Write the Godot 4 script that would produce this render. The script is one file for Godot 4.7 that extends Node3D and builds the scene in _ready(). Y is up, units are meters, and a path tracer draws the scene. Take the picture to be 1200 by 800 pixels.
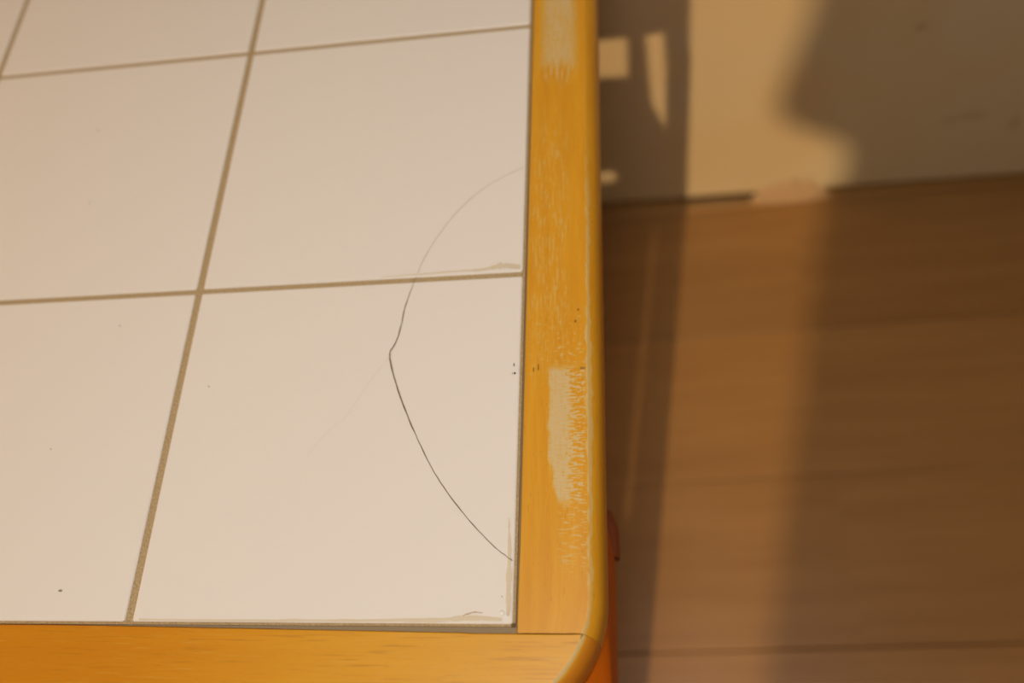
extends Node3D
# The corner of a white-tiled, wood-framed coffee table beside a wall in low sunlight.
# Metres, y up. The floor is y = 0; the table's tiled corner (inner corner of the frame) stands at x = 0, z = 0.

const TOP := 0.5                      # height of the table top
const SUN_SIDE := 0.122               # the sun's light moves this far to +x for each metre towards -z
const SUN_DROP := 0.373               # and falls this far
const WALL_Z := -0.5279

var rng := RandomNumberGenerator.new()
var names := {}

# ------------------------------------------------------------------ helpers
func numbered(called: String, parent: Node) -> String:
	var key := str(parent.get_instance_id()) + called
	var k: int = names.get(key, 0)
	names[key] = k + 1
	return called if k == 0 else "%s_%03d" % [called, k]

func obj(called: String, mesh: Mesh, mat: Material, parent: Node = null) -> MeshInstance3D:
	var p: Node = self if parent == null else parent
	var o := MeshInstance3D.new()
	o.name = numbered(called, p)
	o.mesh = mesh
	o.material_override = mat
	p.add_child(o, true)
	return o

func tag(o: Node, label: String, category: String, group := "") -> Node:
	o.set_meta("label", label)
	o.set_meta("category", category)
	if group != "":
		o.set_meta("group", group)
	return o

func struct(o: Node, label: String, category: String) -> Node:
	o.set_meta("kind", "structure")
	return tag(o, label, category)

func thing(called: String, label: String, category: String, at := Vector3.ZERO) -> Node3D:
	var o := Node3D.new()
	o.name = numbered(called, self)
	add_child(o, true)
	o.position = at
	tag(o, label, category)
	return o

func begin() -> SurfaceTool:
	var st := SurfaceTool.new()
	st.begin(Mesh.PRIMITIVE_TRIANGLES)
	return st

# one triangle, turned so that its front faces along n (front faces run clockwise)
func tri(st: SurfaceTool, p: Array, n: Array, uv: Array) -> void:
	var g: Vector3 = (p[1] - p[0]).cross(p[2] - p[0])
	if g.length_squared() < 1e-18:
		return
	var order := [0, 1, 2]
	if g.dot(n[0] + n[1] + n[2]) > 0.0:
		order = [0, 2, 1]
	for i in order:
		st.set_normal(n[i])
		st.set_uv(uv[i])
		st.add_vertex(p[i])

func quad(st: SurfaceTool, p: Array, n: Array, uv: Array) -> void:
	tri(st, [p[0], p[1], p[2]], [n[0], n[1], n[2]], [uv[0], uv[1], uv[2]])
	tri(st, [p[0], p[2], p[3]], [n[0], n[2], n[3]], [uv[0], uv[2], uv[3]])

# a box lo..hi whose edges are rounded off with radius b; uv in metres
func round_box(lo: Vector3, hi: Vector3, b: float, st: SurfaceTool = null) -> SurfaceTool:
	if st == null:
		st = begin()
	var c := (lo + hi) / 2.0
	var h := (hi - lo) / 2.0
	var rr := minf(b, minf(h.x, minf(h.y, h.z)) * 0.98)
	var i := h - Vector3.ONE * rr
	var steps := 3
	for axis in 3:
		for s in [-1.0, 1.0]:
			var u := (axis + 1) % 3
			var v := (axis + 2) % 3
			# grid lines across the face: the flat middle and the rounded rims
			var gu := []
			var gv := []
			for k in steps + 1:
				var t := tan((1.0 - float(k) / steps) * PI / 4.0)
				gu.append([-i[u], -t])
				gv.append([-i[v], -t])
			for k in steps + 1:
				var t := tan(float(k) / steps * PI / 4.0)
				gu.append([i[u], t])
				gv.append([i[v], t])
			var at := func(a: Array, d: Array) -> Array:
				var q := Vector3.ZERO
				q[axis] = s * i[axis]
				q[u] = a[0]
				q[v] = d[0]
				var n := Vector3.ZERO
				n[axis] = s
				n[u] = a[1]
				n[v] = d[1]
				n = n.normalized()
				var w: Vector3 = c + q + n * rr
				return [w, n, Vector2(w.z, w.y) if axis == 0 else Vector2(w.x, w.z) if axis == 1 else Vector2(w.x, w.y)]
			for a in gu.size() - 1:
				for d in gv.size() - 1:
					var e := [at.call(gu[a], gv[d]), at.call(gu[a + 1], gv[d]), at.call(gu[a + 1], gv[d + 1]), at.call(gu[a], gv[d + 1])]
					quad(st, [e[0][0], e[1][0], e[2][0], e[3][0]], [e[0][1], e[1][1], e[2][1], e[3][1]], [e[0][2], e[1][2], e[2][2], e[3][2]])
	return st

func plain_box(lo: Vector3, hi: Vector3, st: SurfaceTool = null) -> SurfaceTool:
	if st == null:
		st = begin()
	for axis in 3:
		var u := (axis + 1) % 3
		var v := (axis + 2) % 3
		for s in 2:
			var n := Vector3.ZERO
			n[axis] = 1.0 if s else -1.0
			var pts := []
			var uvs := []
			for k in [[0, 0], [1, 0], [1, 1], [0, 1]]:
				var q := Vector3.ZERO
				q[axis] = hi[axis] if s else lo[axis]
				q[u] = hi[u] if k[0] else lo[u]
				q[v] = hi[v] if k[1] else lo[v]
				pts.append(q)
				uvs.append(Vector2(q.x, q.y) if axis == 2 else Vector2(q.z, q.y) if axis == 0 else Vector2(q.x, q.z))
			quad(st, pts, [n, n, n, n], uvs)
	return st

# a polygon in the x-y plane (with holes already cut by Geometry2D) extruded from z0 to z1
func extrude(st: SurfaceTool, outline: PackedVector2Array, z0: float, z1: float) -> void:
	var idx := Geometry2D.triangulate_polygon(outline)
	for k in range(0, idx.size(), 3):
		for zz in [z0, z1]:
			var n := Vector3(0, 0, -1 if zz == minf(z0, z1) else 1)
			var p := []
			var uv := []
			for j in 3:
				var q := outline[idx[k + j]]
				p.append(Vector3(q.x, q.y, zz))
				uv.append(q)
			tri(st, p, [n, n, n], uv)
	var turn := -1.0 if Geometry2D.is_polygon_clockwise(outline) else 1.0
	for k in outline.size():
		var a := outline[k]
		var b := outline[(k + 1) % outline.size()]
		var n2 := Vector2(b.y - a.y, a.x - b.x).normalized() * turn
		var n := Vector3(n2.x, n2.y, 0)
		quad(st, [Vector3(a.x, a.y, z0), Vector3(b.x, b.y, z0), Vector3(b.x, b.y, z1), Vector3(a.x, a.y, z1)], [n, n, n, n], [Vector2(a.x, z0), Vector2(b.x, z0), Vector2(b.x, z1), Vector2(a.x, z1)])

func lathe(profile: Array, axis_from: Vector3, axis: Vector3, segments := 24) -> SurfaceTool:
	var st := begin()
	var z := axis.normalized()
	var x := z.cross(Vector3.UP if absf(z.y) < 0.9 else Vector3.RIGHT).normalized()
	var y := z.cross(x)
	for k in profile.size() - 1:
		var a: Vector2 = profile[k]
		var b: Vector2 = profile[k + 1]
		var slope := Vector2(b.y - a.y, -(b.x - a.x)).normalized()    # (radial, axial) normal
		for s in segments:
			var p := []
			var n := []
			for c in [[a, s], [a, s + 1], [b, s + 1], [b, s]]:
				var t: float = TAU * c[1] / segments
				var dir := x * cos(t) + y * sin(t)
				p.append(axis_from + z * c[0].y + dir * c[0].x)
				n.append((dir * slope.x + z * slope.y).normalized())
			quad(st, p, n, [Vector2.ZERO, Vector2.ZERO, Vector2.ZERO, Vector2.ZERO])
	return st

# a thin ribbon on the table top along points (x, z) with widths, lying at height y
func ribbon(points: Array, widths: Array, y: float, jitter := 0.0) -> Mesh:
	var st := begin()
	var pts := []
	var wid := []
	for k in points.size() - 1:                       # finer, with a small wander
		for s in 6:
			var t := s / 6.0
			var p0: Vector2 = points[maxi(k - 1, 0)]
			var p1: Vector2 = points[k]
			var p2: Vector2 = points[k + 1]
			var p3: Vector2 = points[mini(k + 2, points.size() - 1)]
			pts.append(p1.cubic_interpolate(p2, p0, p3, t) + Vector2(rng.randf_range(-jitter, jitter), rng.randf_range(-jitter, jitter)))
			wid.append(lerpf(widths[k], widths[k + 1], t) * rng.randf_range(0.65, 1.3))
	pts.append(points[-1])
	wid.append(widths[-1])
	for k in pts.size() - 1:
		var d: Vector2 = (pts[k + 1] - pts[k]).normalized()
		var m := Vector2(-d.y, d.x)
		var a: Vector2 = pts[k] + m * wid[k] / 2.0
		var b: Vector2 = pts[k] - m * wid[k] / 2.0
		var c: Vector2 = pts[k + 1] - m * wid[k + 1] / 2.0
		var e: Vector2 = pts[k + 1] + m * wid[k + 1] / 2.0
		var up := Vector3.UP
		quad(st, [Vector3(a.x, y, a.y), Vector3(b.x, y, b.y), Vector3(c.x, y, c.y), Vector3(e.x, y, e.y)], [up, up, up, up], [Vector2.ZERO, Vector2.ZERO, Vector2.ONE, Vector2.ONE])
	return st.commit()

# a flat lump stuck on the foot of the wall: from x0 to x1, this high, with a ragged arched top
func lump(x0: float, x1: float, high: float, power: float, thick: float, seed_: int) -> SurfaceTool:
	var st := begin()
	var rows := 10
	var cols := 28
	var n2 := noise(seed_, 1.0, 2)
	var at := func(i: int, j: int) -> Array:
		var u := float(i) / cols
		var t := float(j) / rows
		var arch := pow(maxf(0.0, sin(PI * clampf(u * 0.98 + 0.01, 0.0, 1.0))), power) * high * (1.0 + 0.22 * n2.get_noise_1d(u * 5.0))
		var bulge := thick * sin(PI * u) * sqrt(maxf(0.0, 1.0 - t * t)) * (1.0 + 0.3 * n2.get_noise_2d(u * 9.0, t * 4.0))
		return [Vector3(lerpf(x0, x1, u), arch * t, 0.0004 + bulge), Vector2(u, t)]
	for i in cols:
		for j in rows:
			var e := [at.call(i, j), at.call(i + 1, j), at.call(i + 1, j + 1), at.call(i, j + 1)]
			var n: Vector3 = (e[1][0] - e[0][0]).cross(e[3][0] - e[0][0]).normalized()
			if n.z < 0.0:
				n = -n
			if n.length() < 0.5:
				n = Vector3.BACK
			quad(st, [e[0][0], e[1][0], e[2][0], e[3][0]], [n, n, n, n], [e[0][1], e[1][1], e[2][1], e[3][1]])
	return st

func noise(seed_: int, freq: float, octaves := 3) -> FastNoiseLite:
	var n := FastNoiseLite.new()
	n.seed = seed_
	n.noise_type = FastNoiseLite.TYPE_SIMPLEX_SMOOTH
	n.frequency = freq
	n.fractal_octaves = octaves
	return n

func srgb(r: float, g: float, b: float) -> Color:     # a linear colour as the sRGB that albedo_color takes
	return Color(r, g, b).linear_to_srgb()

func matte(c: Color, rough := 0.8, spec := 0.5) -> StandardMaterial3D:
	var m := StandardMaterial3D.new()
	m.albedo_color = c
	m.roughness = rough
	m.metallic_specular = spec
	return m

func textured(img: Image, rough: float, spec: float, uv_scale: Vector3, uv_offset := Vector3.ZERO, repeat := true) -> StandardMaterial3D:
	img.generate_mipmaps()
	var m := StandardMaterial3D.new()
	m.albedo_texture = ImageTexture.create_from_image(img)
	m.roughness = rough
	m.metallic_specular = spec
	m.uv1_scale = uv_scale
	m.uv1_offset = uv_offset
	m.texture_repeat = repeat
	return m

# ------------------------------------------------------------------ materials
const RAIL_LONG := 0.56               # metres of rail that its picture covers
const RAIL_WIDE := 0.07               # metres across, from the inner edge over the rounded side

func band(v: float, a: float, b: float, soft: float) -> float:
	return smoothstep(a - soft, a + soft, v) * (1.0 - smoothstep(b - soft, b + soft, v))

# varnished wood with its worn places: s = metres from the inner edge, z = metres along the rail
func rail_material(worn: bool, seed_: int) -> StandardMaterial3D:
	var w := 224
	var h := 1792
	var img := Image.create(w, h, false, Image.FORMAT_RGB8)
	var fine := noise(seed_, 1.0, 3)
	var base := srgb(0.74, 0.355, 0.020)
	var deep := srgb(0.62, 0.255, 0.010)
	var bare := srgb(0.66, 0.49, 0.25)
	var dark := srgb(0.36, 0.135, 0.02)
	for y in h:
		var z := -RAIL_LONG + RAIL_LONG * (y + 0.5) / h + 0.04
		for x in w:
			var s := RAIL_WIDE * (x + 0.5) / w
			var broad := fine.get_noise_2d(s * 130.0, z * 9.0) * 0.5 + 0.5
			var grain := fine.get_noise_2d(s * 1500.0 + 77.0, z * 40.0) * 0.5 + 0.5
			var c := base.lerp(deep, clampf(broad * 0.75 + (grain - 0.5) * 0.55, 0.0, 1.0))
			var pore := fine.get_noise_2d(s * 2600.0 + 300.0, z * 110.0)
			c = c.lerp(dark, smoothstep(0.46, 0.75, pore) * 0.35)
			if worn:
				var blot := fine.get_noise_2d(s * 420.0 + 11.0, z * 260.0) * 0.5 + 0.5
				var along := fine.get_noise_2d(s * 900.0 + 40.0, z * 60.0) * 0.5 + 0.5
				var across := fine.get_noise_2d(s * 170.0 + 90.0, z * 900.0) * 0.5 + 0.5
				var a := 0.0
				# the long bare patch by the corner, ragged with cross scratches on its outer side
				var left := 0.0115 + 0.0045 * smoothstep(-0.07, -0.04, z) + 0.006 * smoothstep(-0.05, -0.03, z)
				var right := 0.0205 + 0.007 * smoothstep(0.40, 0.62, across) - 0.003 * smoothstep(0.5, 0.8, blot)
				var patch := band(s, left + (along - 0.5) * 0.003 + fine.get_noise_2d(2.0, z * 160.0) * 0.0008, right, 0.0009) * band(z, -0.104, -0.046, 0.003)
				patch *= 0.62 + 0.5 * smoothstep(0.25, 0.65, across * 0.5 + along * 0.5)
				a = maxf(a, patch)
				var tail := band(s, 0.0165, 0.0285, 0.002) * band(z, -0.055, -0.020, 0.009) * smoothstep(0.56, 0.72, across)
				a = maxf(a, tail * 0.75)
				var head := band(s, 0.012, 0.029, 0.003) * band(z, -0.120, -0.095, 0.006) * smoothstep(0.55, 0.72, across * 0.55 + blot * 0.45)
				a = maxf(a, head * 0.7)
				# the rubbed patch further back
				var far := band(s, 0.0055, 0.0235, 0.004) * band(z, -0.328, -0.268 + (along - 0.5) * 0.03, 0.006)
				a = maxf(a, far * (0.5 + 0.5 * smoothstep(0.3, 0.7, along * 0.6 + blot * 0.4)))
				# thin rubs along the grain between the two
				var rub := band(s, 0.002, 0.020, 0.003) * band(z, -0.235, -0.110, 0.03) * smoothstep(0.50, 0.70, along * 0.8 + blot * 0.2)
				a = maxf(a, rub * 0.55)
				var speck := band(z, -0.135, -0.097, 0.008) * smoothstep(0.54, 0.76, blot * 0.5 + across * 0.5) * band(s, 0.002, 0.028, 0.002)
				a = maxf(a, speck * 0.5)
				# the worn arris
				var wob := 0.0292 + (fine.get_noise_2d(5.0, z * 120.0)) * 0.0009
				var thick := 0.0009 + 0.0005 * fine.get_noise_2d(9.0, z * 70.0) + 0.0006 * band(z, -0.125, -0.06, 0.01)
				var arris := band(s, wob - thick, wob + thick, 0.0004) * (0.12 + 0.68 * smoothstep(-0.24, -0.17, z))
				a = maxf(a, arris * (0.6 + 0.5 * blot))
				c = c.lerp(bare, clampf(a, 0.0, 0.92))
				# dirt: small black nicks by the middle of the patch
				for nick in [[0.0065, -0.1045, 0.0004, 0.0013], [0.0265, -0.1033, 0.0011, 0.0004], [0.0045, -0.1035, 0.0003, 0.0010], [0.0232, -0.1255, 0.0005, 0.0006], [0.0245, -0.1310, 0.0004, 0.0005]]:
					if absf(s - nick[0]) < nick[2] and absf(z - nick[1]) < nick[3]:
						c = c.lerp(Color(0.25, 0.16, 0.07), 0.42)
				c = c.lerp(srgb(0.45, 0.27, 0.09), (1.0 - smoothstep(0.0003, 0.0011, s)) * 0.6)
			else:
				# light falling off along the rail, painted in: paler towards the corner, deeper away
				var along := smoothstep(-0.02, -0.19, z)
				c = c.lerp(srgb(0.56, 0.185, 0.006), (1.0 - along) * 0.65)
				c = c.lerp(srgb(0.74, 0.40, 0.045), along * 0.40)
				c = c.lerp(srgb(0.60, 0.20, 0.012), smoothstep(0.030, 0.032, s) * 0.85)  # shade over the rounded edge, put into the colour
				var streak := fine.get_noise_2d(s * 700.0 + 500.0, z * 22.0)
				c = c.lerp(dark, smoothstep(0.30, 0.62, streak) * 0.32)
				var line := fine.get_noise_2d(s * 1300.0 + 900.0, z * 30.0)
				c = c.lerp(bare, smoothstep(0.35, 0.7, line) * 0.28)
				var wob2 := 0.0292 + fine.get_noise_2d(3.0, z * 90.0) * 0.0007
				c = c.lerp(bare, band(s, wob2 - 0.0009, wob2 + 0.0010, 0.0004) * 0.85)
			img.set_pixel(x, y, c)
	var m := textured(img, 0.36, 0.42, Vector3(1.0 / RAIL_WIDE, 1.0 / RAIL_LONG, 1), Vector3(0, (RAIL_LONG - 0.04) / RAIL_LONG, 0), false)
	m.resource_name = "varnished wood"
	return m

func wood_image(seed_: int, light: Color, dark: Color, w: int, h: int, across: float, along: float) -> Image:
	var img := Image.create(w, h, false, Image.FORMAT_RGB8)
	var n := noise(seed_, 1.0, 4)
	for y in h:
		for x in w:
			var u := float(x) / w
			var v := float(y) / h
			var a := n.get_noise_2d(u * along, v * across) * 0.5 + 0.5
			var b := n.get_noise_2d(u * along * 0.25 + 40.0, v * across * 0.3) * 0.5 + 0.5
			img.set_pixel(x, y, dark.lerp(light, clampf(a * 0.6 + b * 0.7 - 0.15, 0.0, 1.0)))
	return img

func wall_material() -> StandardMaterial3D:
	var w := 512
	var h := 512
	var img := Image.create(w, h, false, Image.FORMAT_RGB8)
	var n := noise(71, 1.0, 4)
	var base := srgb(0.325, 0.230, 0.130)
	var shade_grey := srgb(0.320, 0.258, 0.178)
	for y in h:
		for x in w:
			var wx := float(x) / w
			var wy := float(y) / h                    # one picture covers a metre from the floor up and from the corner mark across
			var t := n.get_noise_2d(wx * 7.0, wy * 7.0) * 0.5 + 0.5
			img.set_pixel(x, y, base.lerp(shade_grey, clampf(t + smoothstep(0.18, 0.36, wx) * 0.9 - 0.4, 0.0, 1.0)))  # greyer to the right: the cooler tone of the shaded wall painted in
	# two faint scuffs
	for spot in [[0.2917, 0.2384, 0.0045, 0.0045, 0.25], [0.366, 0.1164, 0.011, 0.0045, 0.2], [0.347, 0.112, 0.006, 0.003, 0.2], [0.41, 0.10, 0.004, 0.008, 0.2]]:
		for y in range(int((spot[1] - 0.04) * h), int((spot[1] + 0.04) * h)):
			for x in range(int((spot[0] - 0.04) * w), int((spot[0] + 0.04) * w)):
				var d := Vector2((float(x) / w - spot[0]) / spot[2], (float(y) / h - spot[1]) / spot[3]).length()
				var k: float = spot[4] * (1.0 - smoothstep(0.6, 1.6, d))
				img.set_pixel(x, y, img.get_pixel(x, y).lerp(Color(0.36, 0.24, 0.17), k))
	return textured(img, 0.7, 0.4, Vector3.ONE)

# ------------------------------------------------------------------ the scene
func _ready() -> void:
	rng.seed = 20240
	set_up_camera_and_light()
	build_room()
	build_table()
	build_shade()

func set_up_camera_and_light() -> void:
	var cam := Camera3D.new()
	cam.name = "camera"
	var right := Vector3(0.98737547, -0.15543288, -0.03050088)
	var up := Vector3(0.04251628, 0.44556015, -0.89424187)
	var back := Vector3(0.15258457, 0.8816557, 0.44654359)
	cam.transform = Transform3D(Basis(right, up, back).orthonormalized(), Vector3(0.05424893, TOP + 0.33601319, 0.05305802))
	cam.fov = 2.0 * rad_to_deg(atan(400.0 / 1040.1))
	var lens := CameraAttributesPhysical.new()
	lens.frustum_focal_length = 12.0 / (400.0 / 1040.1)
	lens.frustum_focus_distance = 0.355
	lens.frustum_near = 0.02
	lens.frustum_far = 50.0
	lens.exposure_aperture = 4.2
	add_child(cam)
	cam.attributes = lens
	cam.current = true

	var sky_mat := ProceduralSkyMaterial.new()
	sky_mat.sky_top_color = srgb(0.95, 0.70, 0.36)
	sky_mat.sky_horizon_color = srgb(1.0, 0.75, 0.38)
	sky_mat.ground_horizon_color = srgb(0.55, 0.43, 0.30)
	sky_mat.ground_bottom_color = srgb(0.24, 0.18, 0.12)
	sky_mat.sky_energy_multiplier = 2.0
	sky_mat.ground_energy_multiplier = 1.6
	var sky := Sky.new()
	sky.sky_material = sky_mat
	var env := Environment.new()
	env.background_mode = Environment.BG_SKY
	env.sky = sky
	env.tonemap_mode = Environment.TONE_MAPPER_LINEAR
	env.tonemap_exposure = 1.0
	env.sdfgi_enabled = true
	env.ssao_enabled = true
	env.ssil_enabled = true
	var world := WorldEnvironment.new()
	world.name = "world_environment"
	world.environment = env
	add_child(world)

	var sun := DirectionalLight3D.new()
	sun.name = "sun"
	sun.light_color = srgb(1.0, 0.76, 0.42)
	sun.light_energy = 0.99
	sun.light_angular_distance = 0.53
	sun.shadow_enabled = true
	add_child(sun)
	sun.look_at_from_position(Vector3.ZERO, Vector3(SUN_SIDE, -SUN_DROP, -1.0), Vector3.UP)

	# the pendant lamp over the table, above the picture: glowing globe, cord, and its light
	var lamp_at := Vector3(0.045, 1.235, 0.10)
	var lamp := thing("pendant_lamp", "white globe pendant lamp hanging over the tiled table corner", "lamp", lamp_at)
	var globe := SphereMesh.new()
	globe.radius = 0.11
	globe.height = 0.22
	var glow := matte(Color(0.95, 0.93, 0.9), 0.5)
	glow.emission_enabled = true
	glow.emission = srgb(1.0, 0.97, 0.86)
	glow.emission_energy_multiplier = 1.2
	obj("lamp_globe", globe, glow, lamp)
	var cord := CylinderMesh.new()
	cord.top_radius = 0.004
	cord.bottom_radius = 0.004
	cord.height = 1.07
	var cord_o := obj("cord", cord, matte(Color(0.8, 0.78, 0.75)), lamp)
	cord_o.position = Vector3(0, 0.64, 0)
	var light := OmniLight3D.new()
	light.name = "lamp_light"
	light.light_color = srgb(1.0, 0.99, 0.95)
	light.light_energy = 0.365
	light.light_size = 0.11
	light.omni_range = 12.0
	light.omni_attenuation = 2.0
	light.shadow_enabled = true
	lamp.add_child(light)
	# an added, unseen lamp beyond the table's left end to warm the left tiles
	var stand := thing("added_lamp", "small amber globe lamp on a slim stand, added unseen to warm the left tiles", "lamp", Vector3(-0.93, 0.0, -0.12))
	var bulb := SphereMesh.new()
	bulb.radius = 0.07
	bulb.height = 0.14
	var amber := matte(Color(0.9, 0.7, 0.4), 0.5)
	amber.emission_enabled = true
	amber.emission = srgb(1.0, 0.52, 0.06)
	amber.emission_energy_multiplier = 0.9
	obj("lamp_globe", bulb, amber, stand).position = Vector3(0, 0.87, 0)
	var metal := matte(Color(0.3, 0.25, 0.2), 0.4)
	obj("pole", lathe([Vector2(0.008, 0.82), Vector2(0.008, 0.02)], Vector3.ZERO, Vector3.UP).commit(), metal, stand)
	obj("base", lathe([Vector2(0.0, 0.022), Vector2(0.05, 0.02), Vector2(0.07, 0.008), Vector2(0.07, 0.001)], Vector3.ZERO, Vector3.UP, 32).commit(), metal, stand)
	var warm := OmniLight3D.new()
	warm.name = "lamp_light"
	warm.position = Vector3(0, 0.87, 0)
	warm.light_color = srgb(1.0, 0.52, 0.06)
	warm.light_energy = 0.115
	warm.light_size = 0.07
	warm.omni_range = 12.0
	warm.omni_attenuation = 2.0
	warm.shadow_enabled = true
	stand.add_child(warm)

func build_room() -> void:
	# the wall behind the table, standing a finger's breadth above the boards
	var turn := -0.00784
	var wall_mat := wall_material()
	var wall := obj("wall_back", plain_box(Vector3(-1.7, 0.0195, -0.12), Vector3(1.35, 2.42, 0.0)).commit(), wall_mat)
	wall.position = Vector3(0, 0, WALL_Z + 0.0002)
	wall.rotation.y = -turn
	struct(wall, "plain beige painted wall with a shadowed gap at its foot", "wall")
	var gap := obj("trim_1", plain_box(Vector3(-1.7, 0.0, -0.05), Vector3(1.35, 0.0194, -0.030)).commit(), matte(Color(0.03, 0.025, 0.02), 0.95, 0.1))  # near-black strip painting the shade inside the gap
	gap.position = wall.position
	gap.rotation = wall.rotation
	struct(gap, "near-black strip painted as the shade in the gap along the foot of the beige wall", "trim")
	# the flaked patch of filler that closes the gap, and an added strip narrowing its dark line in the sun
	var filler := obj("filler_patch", lump(0.170, 0.254, 0.036, 0.55, 0.0045, 5).commit(), matte(srgb(0.28, 0.175, 0.10), 0.9, 0.3), wall)
	filler.set_meta("label", "pinkish patch of filler over the gap at the foot of the wall")
	var gap_strip := obj("filler_patch", lump(0.098, 0.175, 0.0105, 0.25, 0.0012, 9).commit(), matte(srgb(0.13, 0.08, 0.04), 0.9, 0.2), wall)
	gap_strip.set_meta("label", "thin brown strip added to narrow the dark gap in its sunlit stretch")
	filler.position.y = 0.0004
	gap_strip.position.y = 0.0004

	# floor boards, laid nearly along the wall
	var floor_root := Node3D.new()
	floor_root.name = "floor"
	add_child(floor_root)
	struct(floor_root, "brown wood-effect floorboards running along the wall, half in sunlight", "floor")
	floor_root.position = Vector3(0.215, 0, -0.3705)
	floor_root.rotation.y = 0.036
	obj("subfloor", plain_box(Vector3(-2.6, -0.03, -1.0), Vector3(1.9, -0.0122, 4.6)).commit(), matte(Color(0.12, 0.09, 0.06)), floor_root)
	var mats := []
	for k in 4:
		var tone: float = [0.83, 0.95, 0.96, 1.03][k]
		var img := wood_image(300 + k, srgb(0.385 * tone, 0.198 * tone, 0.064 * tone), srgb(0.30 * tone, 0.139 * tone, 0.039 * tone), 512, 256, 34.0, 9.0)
		var m := textured(img, 0.42, 0.45, Vector3(1.0 / 1.3, 1.0 / 0.3, 1))
		m.resource_name = "brown laminate"
		mats.append(m)
	var pitch := 0.1545
	for r in range(-2, 29):
		var z0 := r * pitch
		var x: float = -2.5 + [0.67, 0.60, 0.74, 0.55][posmod(r, 4)]
		var cuts := [-2.5]
		while x < 1.8:
			cuts.append(x)
			x += 1.28
		cuts.append(1.8)
		for c in cuts.size() - 1:
			if cuts[c + 1] - cuts[c] < 0.02:
				continue
			var near_gap := 0.0001 if posmod(r, 3) == 0 else 0.0007       # some joints are pushed tighter than others
			var far_gap := 0.0001 if posmod(r, 3) == 1 else 0.0005
			var st := round_box(Vector3(cuts[c] + 0.0003, -0.012, z0 + far_gap), Vector3(cuts[c + 1] - 0.0003, rng.randf_range(-0.0002, 0.0), z0 + pitch - near_gap), 0.0003 if posmod(r, 3) == 0 else 0.0010)
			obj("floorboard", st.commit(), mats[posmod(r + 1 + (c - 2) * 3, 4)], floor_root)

	# the other walls and the ceiling, with the window that lets the daylight in
	var paint := matte(srgb(0.50, 0.41, 0.30), 0.8, 0.3)
	struct(obj("wall_left", plain_box(Vector3(-1.82, -0.03, -0.7), Vector3(-1.7, 2.5, 3.85)).commit(), paint), "beige side wall to the left of the table", "wall")
	var right := begin()
	for b in [[-0.03, 2.5, -0.7, 3.85]]:
		plain_box(Vector3(1.32, b[0], b[2]), Vector3(1.44, b[1], b[3]), right)
	struct(obj("wall_right", right.commit(), paint), "beige side wall to the right of the table", "wall")
	var front := begin()
	for b in [[-0.03, 0.06, -1.82, 1.44], [2.05, 2.5, -1.82, 1.44], [0.06, 2.05, -1.82, -1.1], [0.06, 2.05, 0.5, 1.44]]:
		plain_box(Vector3(b[2], b[0], 3.70), Vector3(b[3], b[1], 3.82), front)
	struct(obj("wall_front", front.commit(), paint), "beige wall with the sunlit window opposite the table", "wall")
	struct(obj("ceiling", plain_box(Vector3(-1.82, 2.42, -0.7), Vector3(1.44, 2.54, 3.85)).commit(), matte(srgb(0.42, 0.36, 0.28), 0.9, 0.2)), "beige ceiling of the room", "ceiling")
	var white := matte(srgb(0.7, 0.66, 0.6), 0.5)
	var w1 := begin()
	for b in [[-1.1, 0.06, 0.5, 0.10], [-1.1, 2.02, 0.5, 2.05], [-1.1, 0.06, -1.06, 2.05], [0.46, 0.06, 0.5, 2.05]]:
		plain_box(Vector3(b[0], b[1], 3.74), Vector3(b[2], b[3], 3.78), w1)
	struct(obj("window_1", w1.commit(), white), "white frame of the tall glazed door opposite the table", "window")

# ------------------------------------------------------------------ the table
const OUT_X := 0.034                  # outer face of the side rail
const ARC_C := Vector2(-0.0155, -0.012)
const ARC_R := 0.0495
const BACK_Z := -0.470
const LEFT_X := -0.812
# the rail's outer profile: metres inwards from the outer face, and height from the top
const PROFILE := [[0.0057, 0.0, 0.0057], [0.0052, -0.0003, 0.0050], [0.0044, -0.0010, 0.0040], [0.0030, -0.0021, 0.0], [0.0016, -0.0040, 0.0], [0.0005, -0.0070, 0.0], [0.0, -0.0110, 0.0], [0.0, -0.0255, 0.0], [0.0008, -0.0284, 0.0], [0.0028, -0.0300, 0.0], [0.012, -0.0300, 0.0]]

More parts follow.
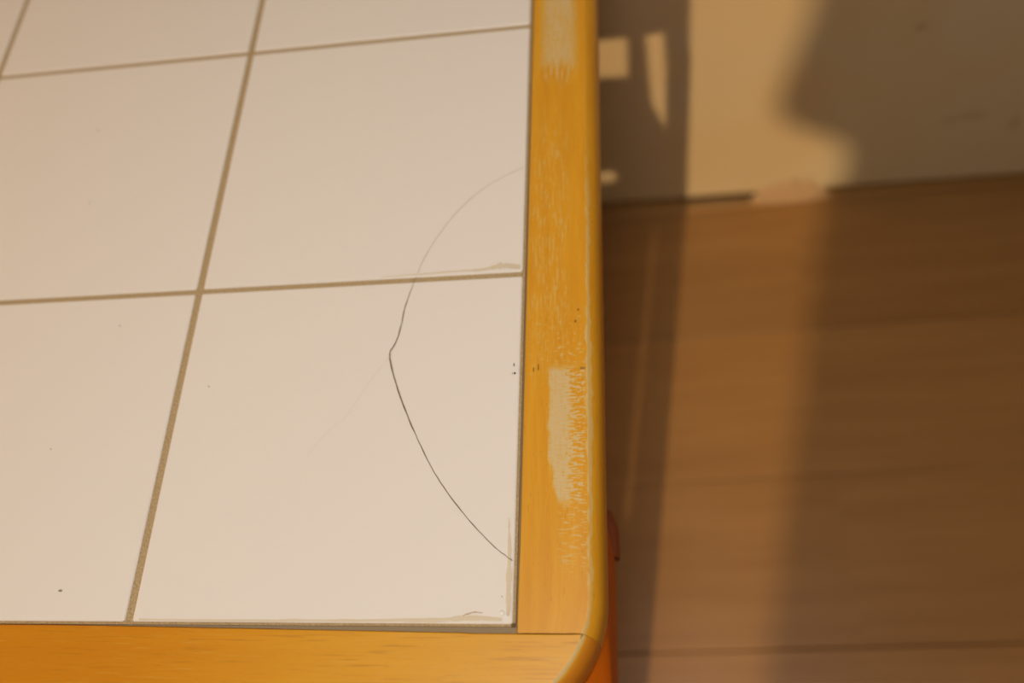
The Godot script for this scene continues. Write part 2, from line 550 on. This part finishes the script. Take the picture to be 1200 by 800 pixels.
# sweep the profile along stations: each is [outer point, outward normal, inner point, metres along]
func rail_mesh(stations: Array, planar := false) -> Mesh:
	var st := begin()
	var rows := []
	for s in stations:
		var o: Vector2 = s[0]
		var n: Vector2 = s[1]
		var inner: Vector2 = s[2]
		var row := []
		var wide: float = inner.distance_to(o) - PROFILE[0][0]
		row.append([Vector3(inner.x, -0.012, inner.y), Vector3(-n.x, 0, -n.y), Vector2(0.0, s[3])])
		row.append([Vector3(inner.x, -0.0007, inner.y), Vector3(-n.x, 0, -n.y), Vector2(0.0, s[3])])
		var lip := (o - inner).normalized() * 0.0007
		row.append([Vector3(inner.x + lip.x, 0.0, inner.y + lip.y), Vector3.UP, Vector2(0.0007, s[3])])
		var run := wide
		for k in PROFILE.size():
			var d: float = PROFILE[k][0]
			var y: float = PROFILE[k][1]
			if k > 0:
				run += Vector2(d - PROFILE[k - 1][0], y - PROFILE[k - 1][1]).length()
			var before: Array = PROFILE[maxi(k - 1, 0)]
			var after: Array = PROFILE[mini(k + 1, PROFILE.size() - 1)]
			var slope := Vector2(before[1] - after[1], before[0] - after[0])       # outward, up
			if k == 0:
				slope = Vector2(0.25, 1.0)
			slope = slope.normalized()
			row.append([Vector3(o.x - n.x * d, y, o.y - n.y * d), Vector3(n.x * slope.x, slope.y, n.y * slope.x).normalized(), Vector2(0.0285 + run - wide if wide > 0.0 else run, s[3])])
		row[3][2] = Vector2(0.0285, s[3])
		rows.append(row)
	for i in rows.size() - 1:
		for k in rows[i].size() - 1:
			var a: Array = rows[i][k]
			var b: Array = rows[i + 1][k]
			var c: Array = rows[i + 1][k + 1]
			var e: Array = rows[i][k + 1]
			var na: Array = [a[1], b[1], c[1], e[1]]
			if k == 2:
				na = [Vector3.UP, Vector3.UP, Vector3.UP, Vector3.UP]
				if planar:
					quad(st, [a[0], b[0], c[0], e[0]], na, [Vector2(a[0].z - 0.002, -0.2 - a[0].x), Vector2(b[0].z - 0.002, -0.2 - b[0].x), Vector2(c[0].z - 0.002, -0.2 - c[0].x), Vector2(e[0].z - 0.002, -0.2 - e[0].x)])
					continue
			quad(st, [a[0], b[0], c[0], e[0]], na, [a[2], b[2], c[2], e[2]])
	return st.commit()

# the head of the leg by the corner: its top follows the rounded corner of the frame, lower down it is square
func leg_head(x_in: float) -> SurfaceTool:
	var st := begin()
	var x_out := OUT_X - 0.0002
	var far := -0.048
	var rings := []
	for level in [[-0.0302, 0.0], [-0.045, 0.55], [-0.062, 1.0], [-0.093, 1.0], [-0.095, 0.97]]:
		var ring := [Vector3(x_in, level[0], far), Vector3(x_out - 0.003, level[0], far), Vector3(x_out - 0.0008, level[0], far + 0.0009), Vector3(x_out, level[0], far + 0.004)]
		var last := acos((x_in - ARC_C.x) / (ARC_R - 0.0005))
		for k in 13:
			var t := k / 12.0
			var a := ARC_C + Vector2(cos(last * t), sin(last * t)) * (ARC_R - 0.0005)
			var b := Vector2(x_out - 0.008, 0.0284) + Vector2(cos(PI / 2.0 * t), sin(PI / 2.0 * t)) * 0.008
			var q := a.lerp(b, level[1])
			ring.append(Vector3(minf(q.x, x_out), level[0], q.y))
		ring.append(Vector3(x_in, level[0], ring[-1].z))
		rings.append(ring)
	var mid := Vector3((x_in + x_out) / 2.0, 0, 0)
	for r in rings.size() - 1:
		var n := rings[r].size() as int
		for k in n:
			var p := [rings[r][k], rings[r][(k + 1) % n], rings[r + 1][(k + 1) % n], rings[r + 1][k]]
			var m: Vector3 = (p[2] - p[0]).cross(p[3] - p[1])
			if m.length() < 1e-10:
				continue
			m = m.normalized()
			var c: Vector3 = (p[0] + p[2]) / 2.0 - mid
			if m.dot(Vector3(c.x, 0, c.z * 0.3)) < 0.0:
				m = -m
			quad(st, p, [m, m, m, m], [Vector2(p[0].z, p[0].y), Vector2(p[1].z, p[1].y), Vector2(p[2].z, p[2].y), Vector2(p[3].z, p[3].y)])
	var low: Array = rings[-1]
	for k in low.size() - 2:
		tri(st, [low[0], low[k + 1], low[k + 2]], [Vector3.DOWN, Vector3.DOWN, Vector3.DOWN], [Vector2.ZERO, Vector2.ZERO, Vector2.ZERO])
	return st

func build_table() -> void:
	var table := thing("coffee_table", "low table with white ceramic tile top, worn orange wood frame and one cracked corner tile", "table", Vector3(0, TOP, 0))

	var side_wood := rail_material(true, 41)
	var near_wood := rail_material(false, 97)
	var leg_wood := textured(wood_image(55, srgb(0.66, 0.150, 0.006), srgb(0.54, 0.105, 0.004), 128, 64, 12.0, 3.0), 0.5, 0.25, Vector3(6, 6, 1))

	# side rail: from the back to the mitre-less joint by the corner
	var stations := []
	var z := BACK_Z
	while z < ARC_C.y - 0.004:
		stations.append([Vector2(OUT_X, z), Vector2(1, 0), Vector2(lerpf(0.0013, 0.0017, clampf((z + 0.32) / 0.32, 0.0, 1.0)), z), z])
		z += 0.02
	var joint := asin((0.003 - ARC_C.y) / (ARC_R - 0.0057))
	for k in 9:
		var t := joint * k / 8.0
		var n := Vector2(cos(t), sin(t))
		var o := ARC_C + n * ARC_R
		var az := (ARC_C + n * (ARC_R - 0.0057)).y
		stations.append([o, n, Vector2(0.0014, minf(az, 0.0031)), az])
	var side := obj("side_rail", rail_mesh(stations), side_wood, table)
	side.set_meta("label", "orange wood rail with varnish worn to bare wood")
	# near rail: round the corner and along the near side
	stations = []
	for k in 25:
		var t := lerpf(joint + 0.003, PI / 2.0, k / 24.0)
		var n := Vector2(cos(t), sin(t))
		var o := ARC_C + n * ARC_R
		var arris := ARC_C + n * (ARC_R - 0.0057)
		stations.append([o, n, Vector2(arris.x - 0.0002, 0.0031), -0.2 - arris.x])
	var x := ARC_C.x - 0.004
	var inner_z := 0.0032
	while x > LEFT_X:
		inner_z = lerpf(0.0010, 0.0030, clampf((x + 0.18) / 0.17, 0.0, 1.0))
		stations.append([Vector2(x, ARC_C.y + ARC_R), Vector2(0, 1), Vector2(x, inner_z), -0.2 - x])
		x -= 0.012
	# the uv runs along the rail; shift it so the picture repeats beyond its end
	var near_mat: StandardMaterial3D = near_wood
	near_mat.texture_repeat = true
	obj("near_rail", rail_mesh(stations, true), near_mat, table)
	# far and left rails, outside the picture
	obj("far_rail", round_box(Vector3(LEFT_X, -0.03, BACK_Z - 0.018), Vector3(OUT_X, 0.0, BACK_Z + 0.018), 0.005).commit(), leg_wood, table)
	obj("left_rail", round_box(Vector3(LEFT_X - 0.034, -0.03, BACK_Z - 0.018), Vector3(LEFT_X, 0.0, 0.037), 0.005).commit(), leg_wood, table)

	# the grout bed and the tiles
	var gimg := Image.create(256, 256, false, Image.FORMAT_RGB8)
	var gn := noise(12, 1.0, 4)
	for py in 256:
		for px in 256:
			var v := gn.get_noise_2d(px * 0.2, py * 0.2) * 0.5 + 0.5
			var v2 := gn.get_noise_2d(px * 0.5 + 99.0, py * 0.5)
			var c := srgb(0.31, 0.21, 0.10).lerp(srgb(0.62, 0.48, 0.29), v)
			c = c.lerp(srgb(0.16, 0.11, 0.06), smoothstep(0.30, 0.6, v2) * 0.75)
			gimg.set_pixel(px, py, c)
	var grout_mat := textured(gimg, 0.95, 0.2, Vector3(16, 16, 1))
	grout_mat.heightmap_enabled = true
	grout_mat.heightmap_texture = grout_mat.albedo_texture
	grout_mat.heightmap_scale = 0.02
	obj("grout_bed", plain_box(Vector3(LEFT_X, -0.014, BACK_Z + 0.03), Vector3(-0.0003, -0.0008, -0.0003)).commit(), grout_mat, table)
	var edge_grout := textured(gimg, 0.95, 0.2, Vector3(16, 16, 1))
	edge_grout.albedo_color = Color(0.98, 0.96, 0.93)
	obj("edge_grout", plain_box(Vector3(-0.0006, -0.0060, -0.45), Vector3(0.0010, -0.0004, 0.0008), plain_box(Vector3(LEFT_X, -0.0060, -0.0006), Vector3(0.0010, -0.0004, 0.0008))).commit(), edge_grout, table)
	obj("gap_bed", plain_box(Vector3(LEFT_X, -0.008, 0.0), Vector3(0.003, -0.0015, 0.0033), plain_box(Vector3(0.0, -0.008, -0.45), Vector3(0.003, -0.0018, 0.0033))).commit(), matte(srgb(0.30, 0.225, 0.135), 0.9, 0.2), table)

	var glaze := matte(srgb(0.83, 0.765, 0.695), 0.16, 0.5)
	glaze.resource_name = "white glaze"
	var vx := [0.0, -0.1547, -0.3090, -0.4635, -0.6180, -0.7720]
	var vz := [0.0, -0.1508, -0.3012, -0.4515]
	var g := 0.0016
	var tiles := {}
	for r in 3:
		for c in 5:
			var hi := Vector3(vx[c] - (g if c else 0.0), 0.0, vz[r] - (0.0012 if r else 0.0))
			var lo := Vector3(vx[c + 1] + g, -0.008, vz[r + 1] + 0.0012)
			var y := rng.randf_range(-0.00012, 0.00012)
			var mid := (lo + hi) / 2.0
			var tile := obj("tile", round_box(lo - mid, hi - mid, 0.0011).commit(), glaze, table)
			tile.position = mid + Vector3(0, y, 0)
			tile.rotation = Vector3(rng.randf_range(-0.0015, 0.0015), rng.randf_range(-0.0012, 0.0012), rng.randf_range(-0.0015, 0.0015))
			tiles[[r, c]] = tile
	tiles[[0, 0]].set_meta("label", "corner tile with a dark curved crack across its right side")
	tiles[[1, 0]].set_meta("label", "tile with a fine pale crack curving up to the wooden rail")

	# the crack through two tiles: wide and dirty in the corner tile, a hair line in the other
	var crack_mat := matte(srgb(0.235, 0.165, 0.10), 0.9, 0.2)
	var pale_crack := matte(srgb(0.50, 0.43, 0.36), 0.8, 0.2)
	var under := func(tile: Node3D, path: Array) -> Array:
		var out := []
		for p in path:
			out.append(Vector2(p[0] - tile.position.x, p[1] - tile.position.z))
		return out
	var t0: Node3D = tiles[[0, 0]]
	var t1: Node3D = tiles[[1, 0]]
	var low := [[-0.0489, -0.1520], [-0.0508, -0.1452], [-0.0530, -0.1357], [-0.0541, -0.1258], [-0.0556, -0.1187], [-0.0578, -0.1134], [-0.0554, -0.1043], [-0.0509, -0.0922], [-0.0445, -0.0785], [-0.0368, -0.0638], [-0.0278, -0.0503], [-0.0167, -0.0374], [-0.0078, -0.0286], [-0.0007, -0.0234]]
	var low_w := [0.00025, 0.0003, 0.00045, 0.0006, 0.0005, 0.00055, 0.0008, 0.0006, 0.0005, 0.0004, 0.0004, 0.0004, 0.0003, 0.0003]
	obj("crack", ribbon(under.call(t0, low), low_w, 0.00425, 0.00011), crack_mat, t0)
	var high := [[-0.0015, -0.2092], [-0.0127, -0.2036], [-0.0227, -0.1965], [-0.0324, -0.1861], [-0.0405, -0.1733], [-0.0461, -0.1616], [-0.0484, -0.1540]]
	obj("crack", ribbon(under.call(t1, high), [0.00028, 0.00026, 0.00026, 0.00028, 0.0003, 0.0003, 0.00035], 0.0042, 0.00004), pale_crack, t1)
	var branch := [[-0.0580, -0.1120], [-0.0666, -0.0987], [-0.0745, -0.0842], [-0.0813, -0.0784], [-0.0893, -0.0672]]
	obj("hairline", ribbon(under.call(t0, branch), [0.0002, 0.0002, 0.0002, 0.0002, 0.0001], 0.0042, 0.00004), matte(srgb(0.70, 0.63, 0.56), 0.6, 0.3), t0)
	# small marks: ink dots, grains of dirt
	var ink := matte(srgb(0.07, 0.055, 0.045), 0.8)
	var dirt := matte(srgb(0.30, 0.24, 0.18), 0.8)
	var rust := matte(srgb(0.50, 0.33, 0.20), 0.8)
	for m in [[0, 0, -0.0026, -0.1058, 0.0003, 0.0010, ink], [0, 0, -0.0022, -0.1019, 0.0005, 0.0006, ink], [0, 0, -0.0032, -0.1019, 0.0002, 0.0004, dirt], [0, 1, -0.1872, -0.0121, 0.0009, 0.0005, dirt], [0, 1, -0.1910, -0.1341, 0.0004, 0.0004, dirt], [0, 0, -0.1398, -0.1011, 0.0004, 0.0003, dirt], [1, 1, -0.2338, -0.2549, 0.0003, 0.0007, dirt], [1, 1, -0.2260, -0.2070, 0.0002, 0.0010, dirt], [0, 1, -0.2092, -0.0736, 0.0004, 0.0003, dirt], [0, 0, -0.0043, -0.0100, 0.0003, 0.0003, rust]]:
		var tile: Node3D = tiles[[m[0], m[1]]]
		var p := []
		for k in 11:
			var a := TAU * k / 10.0
			p.append(Vector3(cos(a) * m[4], 0, sin(a) * m[5]) * (1.0 if k == 10 else rng.randf_range(0.8, 1.1)))
		p[10] = p[0]
		var st := begin()
		for k in 10:
			tri(st, [Vector3.ZERO, p[k], p[k + 1]], [Vector3.UP, Vector3.UP, Vector3.UP], [Vector2.ZERO, Vector2.ZERO, Vector2.ZERO])
		var o := obj("speck", st.commit(), m[6], tile)
		o.position = Vector3(m[2] - tile.position.x, 0.0043, m[3] - tile.position.z)
	obj("scratch", ribbon(under.call(t0, [[-0.0190, -0.0030], [-0.0165, -0.0038], [-0.0142, -0.0043], [-0.0115, -0.0040]]), [0.0002, 0.0005, 0.0005, 0.0002], 0.0043, 0.0001), rust, t0)
	# smears of old grout and sealant along the frame side of the corner tile
	var smear := matte(srgb(0.70, 0.59, 0.43), 0.9, 0.2)
	obj("grout_smear", ribbon(under.call(t0, [[-0.0026, -0.0400], [-0.0022, -0.0320], [-0.0019, -0.0240], [-0.0020, -0.0150], [-0.0017, -0.0060], [-0.0020, -0.0030]]), [0.0003, 0.0010, 0.0016, 0.0019, 0.0016, 0.0010], 0.0042, 0.0002), smear, t0)
	obj("grout_smear", ribbon(under.call(t0, [[-0.1500, -0.0010], [-0.1000, -0.0009], [-0.0600, -0.0011], [-0.0300, -0.0014], [-0.0160, -0.0022], [-0.0040, -0.0016]]), [0.0007, 0.0008, 0.0010, 0.0014, 0.0020, 0.0012], 0.0042, 0.00012), smear, t0)
	obj("grout_smear", ribbon(under.call(t1, [[-0.0650, -0.1532], [-0.0300, -0.1538], [-0.0170, -0.1542], [-0.0100, -0.1555], [-0.0060, -0.1550], [-0.0012, -0.1542]]), [0.0004, 0.0007, 0.0012, 0.0030, 0.0024, 0.0022], 0.0042, 0.00015), smear, t1)
	var blob := SphereMesh.new()
	blob.radius = 0.0011
	blob.height = 0.0012
	blob.radial_segments = 16
	blob.rings = 8
	var drop := obj("sealant_drop", blob, matte(srgb(0.85, 0.8, 0.72), 0.12), t0)
	drop.position = Vector3(-0.0042 - t0.position.x, 0.0042, -0.0040 - t0.position.z)

	# legs: a thin board under each corner, broad at its head
	for q in [[1, 1], [-1, 1], [1, -1], [-1, -1]]:
		var sx: float = q[0]
		var sz: float = q[1]
		var leg := begin()
		var x_out := OUT_X - 0.0006 if sx > 0 else LEFT_X - 0.0334
		var x_in := x_out - sx * 0.0205
		var z_out := 0.036 if sz > 0 else BACK_Z + 0.03
		if sz < 0:
			x_out -= sx * 0.05
			x_in -= sx * 0.05
		round_box(Vector3(minf(x_out, x_in), -TOP, minf(z_out, z_out - sz * 0.024)), Vector3(maxf(x_out, x_in), -0.088, maxf(z_out, z_out - sz * 0.024)), 0.003, leg)
		obj("leg", leg.commit(), leg_wood, table)
		x_out += sx * 0.0004
		var bx := x_out - sx * 0.0125
		if sx > 0 and sz > 0:
			obj("leg_bracket", leg_head(bx).commit(), leg_wood, table)
		else:
			obj("leg_bracket", round_box(Vector3(minf(x_out, bx), -0.095, minf(z_out + sz * 0.0004, z_out - sz * 0.084)), Vector3(maxf(x_out, bx), -0.0302, maxf(z_out + sz * 0.0004, z_out - sz * 0.084)), 0.006).commit(), leg_wood, table)
		var pin_at := Vector3(x_out - sx * 0.0050, -0.088, z_out - sz * 0.084)
		var peg := obj("peg", lathe([Vector2(0.0, 0.020), Vector2(0.004, 0.019), Vector2(0.0068, 0.012), Vector2(0.0075, 0.004), Vector2(0.0075, -0.004)], pin_at, Vector3(0, 0, -sz)).commit(), matte(srgb(0.22, 0.05, 0.012), 0.5), table)
		peg.set_meta("label", "dark brown peg end")

# ------------------------------------------------------------------ what shades the sun, outside the picture
func at_depth(wall_x: float, h: float, z: float) -> Vector2:      # where the ray to a point of the wall passes the plane z
	var d := z - WALL_Z
	return Vector2(wall_x - SUN_SIDE * d, h + SUN_DROP * d)

func build_shade() -> void:
	# an added, unseen screen whose edge and cut-outs are shaped for the sun's shadow
	var z := 0.34
	var board := PackedVector2Array([Vector2(-0.56, 0.12), Vector2(at_depth(0.100, 0.0, z).x, 0.12), Vector2(at_depth(0.100, 0.0, z).x, 0.86), Vector2(-0.56, 0.86)])
	var holes := []
	for h in [
		[[-0.004, 0.215], [0.046, 0.211], [0.047, 0.262], [-0.004, 0.262]],
		[[0.0625, 0.262], [0.078, 0.262], [0.0815, 0.190], [0.0845, 0.118], [0.0790, 0.138], [0.0665, 0.175]],
		[[0.008, 0.056], [0.027, 0.056], [0.027, 0.074], [0.008, 0.074]],
	]:
		var p := PackedVector2Array()
		for q in h:
			p.append(at_depth(q[0], q[1], z))
		holes.append(p)
	holes.append(PackedVector2Array([Vector2(-0.0380, 0.19), Vector2(-0.0347, 0.19), Vector2(-0.0347, 0.312), Vector2(-0.0380, 0.312)]))
	var screen := thing("added_screen", "added, unseen thin wooden screen with cut-outs shaped to pattern the sun", "screen")
	var mat := matte(srgb(0.66, 0.55, 0.42), 0.7)
	# cut the board into strips at the holes' edges, so that each strip can be clipped
	var xs := [-0.56]
	for h in holes:
		for p in h:
			xs.append(p.x)
	xs.append(board[1].x)
	xs.sort()
	var st := begin()
	for k in xs.size() - 1:
		if xs[k + 1] - xs[k] < 0.00005:
			continue
		var strips := [PackedVector2Array([Vector2(xs[k], 0.12), Vector2(xs[k + 1], 0.12), Vector2(xs[k + 1], 0.86), Vector2(xs[k], 0.86)])]
		for h in holes:
			var rest := []
			for s in strips:
				for c in Geometry2D.clip_polygons(s, h):
					rest.append(c)
			strips = rest
		for s in strips:
			extrude(st, s, z - 0.006, z)
	obj("panel", st.commit(), mat, screen)
	for fx in [-0.53, -0.28, -0.04]:
		obj("foot", round_box(Vector3(fx - 0.01, 0.0, z + 0.0002), Vector3(fx + 0.01, 0.16, z + 0.03), 0.004).commit(), mat, screen)

	# the curtain at the right of the sunny window
	z = 3.60
	var edge := [[0.198, 0.330], [0.2022, 0.281], [0.1982, 0.234], [0.190, 0.183], [0.188, 0.140], [0.211, 0.117], [0.246, 0.095], [0.262, 0.066], [0.2685, 0.010]]
	var outline := PackedVector2Array([Vector2(0.52, 2.12), Vector2(-0.20, 2.12)])
	var smooth_edge := []
	for k in edge.size() - 1:
		for s in 5:
			var p0 := Vector2(edge[maxi(k - 1, 0)][0], edge[maxi(k - 1, 0)][1])
			var p1 := Vector2(edge[k][0], edge[k][1])
			var p2 := Vector2(edge[k + 1][0], edge[k + 1][1])
			var p3 := Vector2(edge[mini(k + 2, edge.size() - 1)][0], edge[mini(k + 2, edge.size() - 1)][1])
			smooth_edge.append(p1.cubic_interpolate(p2, p0, p3, s / 5.0))
	for e in smooth_edge:
		outline.append(at_depth(e.x, e.y, z))
	for e in [[0.2465, -0.4979], [0.1467, -0.0319], [0.06, 0.38]]:        # the same edge where its shadow lies on the floor
		outline.append(Vector2(e[0] - SUN_SIDE * (z - e[1]), SUN_DROP * (z - e[1])))
	outline.append(Vector2(0.52, outline[-1].y - 0.05))
	var curtain_st := begin()
	extrude(curtain_st, outline, z - 0.03, z)
	tag(obj("curtain", curtain_st.commit(), matte(srgb(0.45, 0.36, 0.26), 0.95, 0.1)), "heavy beige curtain gathered at the right of the sunny window", "curtain")
